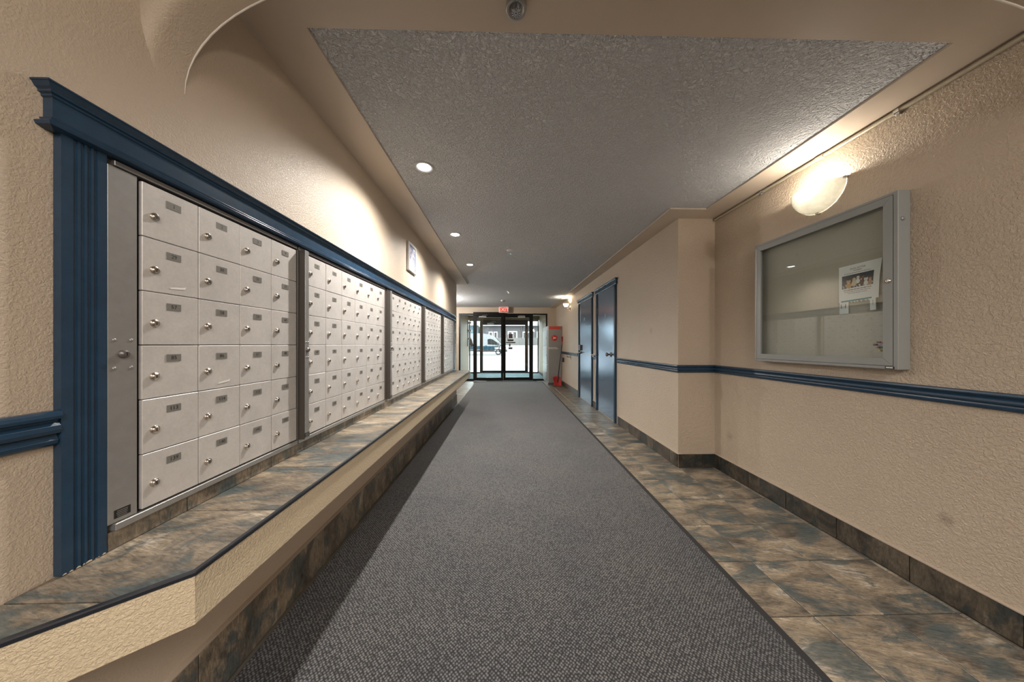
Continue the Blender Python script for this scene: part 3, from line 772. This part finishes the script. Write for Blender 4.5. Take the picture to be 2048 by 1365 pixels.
part('base', B().lathe((-.064, 7.62, ZC+.002), (0,0,-1), [(0, .062), (.014, .060)], 24, cap0=False), m_white, sd)
part('sensor_dome', B().lathe((-.064, 7.62, ZC-.012), (0,0,-1), [(0, .054), (.010, .050), (.022, .036), (.028, .018)], 24, cap0=False), paint('detector_grey', (.42, .42, .41), .5), sd)

# ------------------------------------------------------------------ conduit along the right wall
cd = thing('conduit', 'cream metal conduit running along the top of the notice board wall', 'conduit', (1.874, 1, 2.22))
m_cond = paint('cream_conduit', (.42, .37, .28), .4, metal=.2)
part('pipe', B().tube((1.874, -2.9, 2.217), (1.874, 2.60, 2.217), .0095, n=14).lathe((1.874, 2.60, 2.217), (0,1,0), [(0, .0095), (.008, .011), (.012, .009)], 14), m_cond, cd)
part('coupling', B().tube((1.874, 1.70, 2.217), (1.874, 1.745, 2.217), .0125, n=14), m_cond, cd)
for y in (1.373, 2.12):
    part('clip', B().tube((1.874, y-.010, 2.217), (1.874, y+.010, 2.217), .0125, n=14).cbox(1.868, XR, y-.008, y+.008, 2.197, 2.209, .001).ball((1.870, y, 2.200), .006, 8, 6), m_chrome, cd)

# ------------------------------------------------------------------ framed picture above the mailboxes
pf = thing('picture_frame', 'small silver framed picture on the beige wall above the mailboxes', 'picture', (XL, 2.9, 1.80))
py0, py1, pz0, pz1 = 2.775, 3.02, 1.800, 2.075
f = B()
for a in ((py0, py0+.022, pz0, pz1), (py1-.022, py1, pz0, pz1), (py0+.022, py1-.022, pz0, pz0+.022), (py0+.022, py1-.022, pz1-.022, pz1)): f.cbox(XL, XL+.020, *a, .004)
part('frame', f, paint('silver_frame', (.62, .62, .63), .3, metal=.4), pf)
def art_mat():
    m, nt, bs = nodes('blue_grey_print'); p = pos(nt); n_ = noise(nt, p, 14, 5, .6, 1.0)
    r = ramp(nt, [(.35, (.10, .15, .24)), (.5, (.30, .31, .38)), (.65, (.45, .40, .40))]); nt.links.new(n_, r.inputs[0]); nt.links.new(r.outputs[0], bs.inputs['Base Color'])
    bs.inputs['Roughness'].default_value = .15; return m
part('print', B().box(XL, XL+.010, py0+.022, py1-.022, pz0+.022, pz1-.022), art_mat(), pf)

# ------------------------------------------------------------------ exit sign
ex = thing('exit_sign', 'lit red EXIT sign over the glass entrance', 'sign', (-.055, 8.93, 2.06))
part('housing', B().cbox(-.200, .092, 8.90, 8.95, 2.065, ZC, .006), m_white, ex)
part('face', B().box(-.182, .074, 8.897, 8.901, 2.083, ZC-.02), m_exit, ex)
part('letters', B().text('EXIT', (-.054, 8.8955, 2.153), (1,0,0), (0,0,1), .148), m_exit_letter, ex)

# ------------------------------------------------------------------ glazed entrance
def frame(bd_, x0, x1, z0, z1, y0, y1, l, r, bt, tp, mat=0):
    bd_.cbox(x0, x0+l, y0, y1, z0, z1, .003, mat).cbox(x1-r, x1, y0, y1, z0, z1, .003, mat)
    bd_.cbox(x0+l, x1-r, y0, y1, z0, z0+bt, .003, mat).cbox(x0+l, x1-r, y0, y1, z1-tp, z1, .003, mat)
def pane(par, x0, x1, z0, z1, y): return part('glass_pane', B().box(x0, x1, y, y+.006, z0, z1), m_glass, par)
def glazed(name, x0, x1, z0, z1, y0, y1, l, r, bt, tp, label=None):
    b = B(); frame(b, x0, x1, z0, z1, y0, y1, l, r, bt, tp)
    o = struct(name, b, m_bronze, None, (0, 0, 0), label)
    pane(o, x0+l-.005, x1-r+.005, z0+bt-.005, z1-tp+.005, (y0+y1)/2)
    return o
w1 = glazed('window_1', -1.42, -.975, 0, 2.055, 9.05, 9.11, .045, .010, .06, .040, 'dark framed side light left of the glass doors')
w2 = glazed('window_2', .835, 1.285, 0, 2.055, 9.05, 9.11, .010, .045, .06, .040, 'dark framed side light behind the parcel locker')
g1 = glazed('door_3', -.972, -.070, .008, 2.000, 8.99, 9.04, .105, .065, .095, .070, 'left dark framed glass door with the operator box above')
g2 = glazed('door_4', -.066, .832, .008, 1.990, 9.05, 9.10, .065, .105, .095, .060, 'right dark framed glass door with notices on the pane')
hd = struct('trim_door_header', B().cbox(-.975, -.02, 8.97, 9.05, 1.985, 2.09, .004).cbox(-.02, .835, 9.03, 9.11, 1.99, 2.05, .003), m_bronze, label='dark header over the glass doors')
part('pull_handle', B().path([(-.10, 8.99, 1.11), (-.13, 8.955, 1.10), (-.19, 8.94, 1.04), (-.195, 8.94, .96), (-.19, 8.94, .90), (-.13, 8.955, .84), (-.10, 8.99, .83)], .011), m_black, g1)
part('push_bar', B().tube((-.86, 8.955, .905), (-.14, 8.955, .905), .013).tube((-.86, 8.99, .905), (-.86, 8.955, .905), .012).tube((-.14, 8.99, .905), (-.14, 8.955, .905), .012), m_black, g1)
part('closer_arm', B().cbox(-.80, -.58, 8.955, 8.99, 1.93, 1.965, .004).path([(-.72, 8.95, 1.965), (-.66, 8.92, 1.985), (-.55, 8.95, 1.995)], .007), m_alu, g1)
part('closer_arm', B().cbox(.38, .60, 9.015, 9.05, 1.925, 1.985, .004).path([(.40, 9.01, 1.955), (.43, 8.98, 1.985), (.58, 9.0, 1.985)], .007), m_alu, g2)
# inner pair at the street side
glazed('window_3', -1.40, -.975, 0, 2.045, 11.40, 11.46, .045, .01, .05, .04)
glazed('window_4', .86, 1.285, 0, 2.045, 11.40, 11.46, .01, .045, .05, .04)
g3 = glazed('door_5', -.972, -.055, .008, 1.96, 11.40, 11.45, .105, .06, .10, .10, 'left street door of the vestibule')
g4 = glazed('door_6', -.051, .857, .008, 1.96, 11.40, 11.45, .06, .105, .10, .10, 'right street door of the vestibule')
struct('trim_street_header', B().cbox(-.975, .86, 11.38, 11.47, 1.962, 2.05, .003), m_bronze)
part('closer_arm', B().cbox(-.70, -.45, 11.36, 11.40, 1.88, 1.94, .004).path([(-.62, 11.35, 1.92), (-.55, 11.30, 1.97), (-.40, 11.35, 1.99)], .008), m_alu, g3)
part('push_bar', B().tube((-.86, 11.36, .92), (-.12, 11.36, .92), .012).tube((-.86, 11.40, .92), (-.86, 11.36, .92), .011).tube((-.12, 11.40, .92), (-.12, 11.36, .92), .011), m_black, g3)
part('hanging_cord', B().path([(.80, 11.38, 1.95), (.74, 11.37, 1.75), (.80, 11.36, 1.62), (.87, 11.37, 1.75), (.86, 11.38, 1.93)], .006), m_black, g4)

# notices stuck to the right door
m_notice = paint('brown_notice_back', (.075, .055, .045), .6, var=.2, vscale=40); m_notice2 = paint('dark_notice_back', (.045, .040, .035), .6)
for (x0, z1_, x1, z0_), mt, lab in (((.090, 1.436, .228, 1.298), m_notice, 'square brown notice on the glass door, topmost of the stuck notices'),
        ((.070, 1.268, .244, 1.207), m_notice2, 'dark notice on the glass door directly under the square brown one'),
        ((.014, 1.184, .305, 1.148), m_notice2, 'long thin strip notice on the glass door'),
        ((.107, 1.131, .153, 1.039), m_notice2, 'narrow upright notice on the glass door below the long strip'),
        ((.091, 1.024, .214, .963), m_notice, 'lowest notice on the glass door, small and dark')):
    single('paper_notice', B().box(x0, x1, 9.0705, 9.0715, z0_, z1_), mt, lab, 'notice', group='notices on the glass door')
single('notice_backing', B().box(.048, .085, 9.0705, 9.0715, 1.21, 1.41), paint('pale_tape', (.55, .52, .42), .6), 'pale strip of paper beside the square brown notice', 'notice', group='notices on the glass door')

# document rack in the vestibule
rk = thing('wall_rack', 'grey document rack with three white holders on the vestibule wall', 'rack', (-1.40, 11.2, 1.02))
part('back_panel', B().cbox(-1.42, -1.395, 11.10, 11.32, 1.05, 2.0, .004), paint('rack_grey', (.13, .13, .13), .5), rk)
for z in (1.93, 1.63, 1.33): part('holder', B().cbox(-1.395, -1.285, 11.12, 11.30, z-.03, z+.03, .005), m_white, rk)
ho = B(); ho.add([(-1.39, 11.15, 1.36), (-1.29, 11.15, 1.36), (-1.20, 11.15, 1.06), (-1.30, 11.15, 1.02), (-1.39, 11.19, 1.36), (-1.29, 11.19, 1.36), (-1.20, 11.19, 1.06), (-1.30, 11.19, 1.02)], [(0,1,2,3), (4,5,6,7), (0,1,5,4), (1,2,6,5), (2,3,7,6), (3,0,4,7)])
part('tilted_folder', ho, paint('folder_grey', (.10, .11, .12), .5), rk)
single('switch_plate', B().cbox(-.945, -.915, YE+.001, YE+.012, 0.86, .93, .003).cbox(-.938, -.922, YE+.012, YE+.016, .88, .91, .002), m_white, 'small white plate on the end of the mailbox wall', 'switch')

# ------------------------------------------------------------------ parcel locker
pl = thing('parcel_locker', 'grey parcel locker with red top band and round red postal emblem', 'locker', (1.34, 8.5, 0))
lx0, lx1, ly0, ly1, lz = 1.145, 1.538, 8.06, 8.97, 1.61
part('body', B().prism([(lx0+.03, ly0), (lx1, ly0), (lx1, ly1), (lx0, ly1), (lx0, ly0+.03)], lambda u, v, h: (u, v, h), .06, lz), m_locker, pl)
part('plinth', B().box(lx0+.02, lx1-.01, ly0+.015, ly1, 0, .06), m_alu_dark, pl)
part('red_band', B().cbox(1.185, 1.50, ly0-.006, ly0, 1.525, 1.600, .002), m_orange, pl)
em = B().lathe((1.338, ly0-.001, 1.284), (0,-1,0), [(0, .080), (.004, .080)], 32)
wing = [(-.052, .040), (-.030, .034), (.000, .016), (.026, .018), (.056, .000), (.024, -.018), (-.004, -.016), (-.052, -.040), (-.030, -.010), (-.034, .004), (-.022, .010)]
em.add([(1.338+x, ly0-.0056, 1.284+z) for x, z in wing], [list(range(len(wing)))], 1)
part('emblem', em, [m_postred, m_white], pl)
tb = B(); r5 = random.Random(5)
for z, x0, x1 in ((1.022, 1.178, 1.405), (.990, 1.182, 1.44)):
    x = x0
    while x < x1:
        e = min(x1, x+r5.uniform(.02, .06)); tb.box(x, e, ly0-.002, ly0, z-.008, z+.008); x = e+.010
part('white_lettering', tb, m_white, pl)
for z0_, z1_ in ((.10, .55), (.57, 1.05), (1.07, 1.50)):
    dd = part('locker_door', B().cbox(lx0-.012, lx0, 8.12, 8.93, z0_, z1_, .003), m_alu, pl)
    part('lock', B().lathe((lx0-.012, 8.18, (z0_+z1_)/2), (-1,0,0), [(0, .016), (.008, .014)], 12, cap0=False), m_steel, dd)

# ------------------------------------------------------------------ snow shovel
sv = thing('snow_shovel', 'red snow shovel with dark shaft leaning beside the parcel locker', 'shovel', (1.40, 7.9, 0))
b = B(); nu, nv = 8, 8; vs = []
for j in range(nv+1):
    for i in range(nu+1):
        u = i/nu-.5; t = j/nv
        vs.append((1.355+.20*u*(1+.10*t)+.030*(1-t), 7.80+.075*t-.060*(2*u)**2*(.35+.65*t)+.045*(1-t)**2*-1, .012+.25*t-.03*(2*u)**2*t))
k_ = len(vs); q = [(j*(nu+1)+i, j*(nu+1)+i+1, (j+1)*(nu+1)+i+1, (j+1)*(nu+1)+i) for j in range(nv) for i in range(nu)]
b.add(vs, q, 0, True)
bl = part('blade', b, m_red, sv); md = bl.modifiers.new('thick', 'SOLIDIFY'); md.thickness = .005
part('shaft', B().tube((1.385, 7.82, .17), (1.525, 7.965, 1.13), .014).tube((1.372, 7.815, .10), (1.39, 7.825, .20), .020), m_black, sv)
part('grip', B().path([(1.522, 7.96, 1.10), (1.528, 7.968, 1.18), (1.505, 7.962, 1.24), (1.508, 7.965, 1.30), (1.545, 7.975, 1.315), (1.548, 7.972, 1.24), (1.528, 7.968, 1.18)], .014), m_red, sv)

# ------------------------------------------------------------------ outside: snow, van, fence, house
gr = B(); gp = [(11.6, -.10), (12.6, -.06), (35.4, -.06), (36.4, .35), (38.0, .85), (39.3, 1.03), (80, 1.2), (80, -1), (11.6, -1)]
gr.prism(gp, lambda u, v, h: (h, u, v), -45, 45)
struct('ground_snow', gr, m_snow, label='snow covered yard outside the entrance')
rut = B(); r8 = random.Random(8)
for k in range(60):
    x, y = r8.uniform(-6, 6), r8.uniform(15, 31); w_, l_ = r8.uniform(.3, 1.2), r8.uniform(.08, .3)
    n_ = 9; pts = [(x+w_*math.cos(2*PI*i/n_)*r8.uniform(.7, 1.1), y+l_*math.sin(2*PI*i/n_)*r8.uniform(.7, 1.1)) for i in range(n_)]
    rut.add([(a, c_, -.058) for a, c_ in pts] + [(x, y, -.02)], [(i, (i+1) % n_, n_) for i in range(n_)])
o = part('snow_lumps', rut, m_snow, None); o['kind'] = 'stuff'; o['label'] = 'lumps of trodden snow in the yard'; o['category'] = 'snow'
single('door_apron', B().cbox(-2.5, 2.5, 11.62, 13.4, -.09, -.02, .01), paint('wet_concrete', (.22, .24, .25), .5, var=.2), 'grey wet concrete apron outside the street doors', 'pavement')

vn = thing('cargo_van', 'white cargo van with a teal lower band parked in the snow', 'van', (-2.8, 34, -.06))
side = [(-6.0, .42), (-6.02, 2.2), (-5.9, 2.36), (-2.7, 2.38), (-2.1, 2.30), (-1.55, 2.14), (-1.17, 1.97), (-.80, 1.56), (-.42, 1.16), (-.10, 1.04), (.08, .92), (.16, .72), (.16, .40), (-.36, .36), (-.42, .58), (-.60, .74), (-.80, .78), (-1.0, .74), (-1.18, .58), (-1.24, .36), (-4.3, .36), (-4.36, .58), (-4.55, .74), (-4.75, .78), (-4.95, .74), (-5.14, .58), (-5.2, .42)]
m_van = paint('white_van_paint', (.15, .15, .155), .4, spec=.2)
part('body', B().prism(side, lambda u, v, h: (u, h, v), 33.0, 34.95), m_van, vn)
part('teal_band', B().cbox(-4.2, -1.22, 32.985, 33.0, .60, .95, .004).cbox(-6.0, -5.2, 32.985, 33.0, .60, .95, .004).prism([(-1.22, .84), (-1.22, .95), (-.80, .95), (-.80, .84)], lambda u, v, h: (u, h, v), 32.985, 33.0), paint('teal_van_band', (.001, .020, .034), .6, spec=.1), vn)
part('sill_trim', B().cbox(-4.2, -1.26, 32.975, 33.0, .40, .56, .004), m_black, vn)
part('side_window', B().prism([(-1.98, 1.14), (-2.0, 1.72), (-1.66, 1.76), (-1.36, 1.66), (-.66, 1.16), (-.70, 1.06), (-1.4, 1.10)], lambda u, v, h: (u, h, v), 32.985, 33.0), paint('van_glass', (.003, .006, .007), .5, spec=.1), vn)
part('windscreen', B().prism([(-1.12, 1.90), (-.50, 1.22), (-.44, 1.27), (-1.06, 1.95)], lambda u, v, h: (u, h, v), 33.1, 34.85), paint('van_windscreen', (.008, .012, .014), .3, spec=.3), vn)
part('mirror', B().cbox(-.92, -.72, 32.75, 32.93, 1.02, 1.32, .03).tube((-.82, 32.93, 1.1), (-.82, 33.0, 1.1), .03), m_black, vn)
for x in (-2.72, -2.18): part('door_handle', B().cbox(x-.11, x+.11, 32.96, 33.0, .98, 1.03, .01), m_black, vn)
part('headlamp', B().cbox(-.16, .13, 32.98, 33.1, .80, .98, .02), m_chrome, vn)
part('bumper', B().cbox(-.36, .20, 32.97, 34.98, .30, .56, .03), m_black, vn)
for x in (-.80, -4.75):
    for y in (33.0, 34.70):
        wh = part('wheel', B().lathe((x, y, .29), (0,1,0), [(0, .22), (.01, .31), (.05, .345), (.20, .345), (.24, .30)], 24), paint('tyre', (.02, .02, .02), .8), vn)
        part('hub', B().lathe((x, y-.004, .29), (0,1,0), [(0, .05), (.004, .19), (.02, .22)], 20), m_alu, wh)

fn = thing('board_fence', 'pale solid panel fence standing on the snow bank', 'fence', (0, 39.5, 1.0))
m_fence = paint('pale_fence', (.068, .064, .061), .7)
for k in range(-9, 9):
    part('panel', B().cbox(k*1.95+.03, k*1.95+1.90, 39.5, 39.56, .95, 2.03, .01), m_fence, fn)
    part('post', B().cbox(k*1.95-.06, k*1.95+.05, 39.46, 39.6, .8, 2.06, .01), m_fence, fn)
hs = thing('house', 'grey sided house with white eaves and windows behind the fence', 'house', (0, 50, 1.1))
m_sid = paint('grey_siding', (.026, .026, .031), .7)
part('wall', B().box(-3.9, 16, 47.1, 55, .9, 4.15), m_sid, hs)
for k in range(12):
    part('siding_board', B().prism([(47.04, 1.0+k*.26), (47.1, 1.0+k*.26), (47.1, 1.26+k*.26), (47.085, 1.26+k*.26)], lambda u, v, h: (h, u, v), -3.9, 16), m_sid, hs)
part('eave', B().cbox(-4.3, 16.4, 46.4, 47.1, 4.10, 4.40, .02).prism([(46.3, 4.36), (55, 7.2), (55, 7.5), (46.3, 4.70)], lambda u, v, h: (h, u, v), -4.3, 16.4), m_white, hs)
m_win = paint('far_window_glass', (.012, .016, .02), .3, spec=.3)
for x0, x1, z0_, z1_ in ((-2.65, -2.02, 2.0, 3.16), (-1.88, -1.28, 1.2, 3.16), (.38, 1.10, 2.0, 3.24), (1.10, 1.85, 2.0, 3.24), (2.72, 3.9, 2.0, 3.17), (5, 6, 2, 3.2)):
    b = B(); frame(b, x0, x1, z0_, z1_, 46.97, 47.06, .11, .11, .11, .11)
    wn = part('window', b, m_white, hs); part('pane', B().box(x0+.1, x1-.1, 47.0, 47.04, z0_+.1, z1_-.1), m_win, wn)
part('downspout', B().cbox(2.46, 2.60, 46.9, 47.04, .95, 4.2, .02), m_black, hs)
hb = thing('neighbour_house', 'light blue house at the edge of the view behind the van', 'house', (-9, 49, 1.1))
part('wall', B().box(-14, -4.35, 47.5, 55, .9, 4.2), paint('light_blue_siding', (.024, .065, .085), .7), hb)
part('eave', B().cbox(-14.3, -4.32, 47.0, 47.5, 4.2, 4.5, .02).prism([(46.9, 4.46), (55, 7.2), (55, 7.5), (46.9, 4.75)], lambda u, v, h: (h, u, v), -14.3, -4.32), m_white, hb)
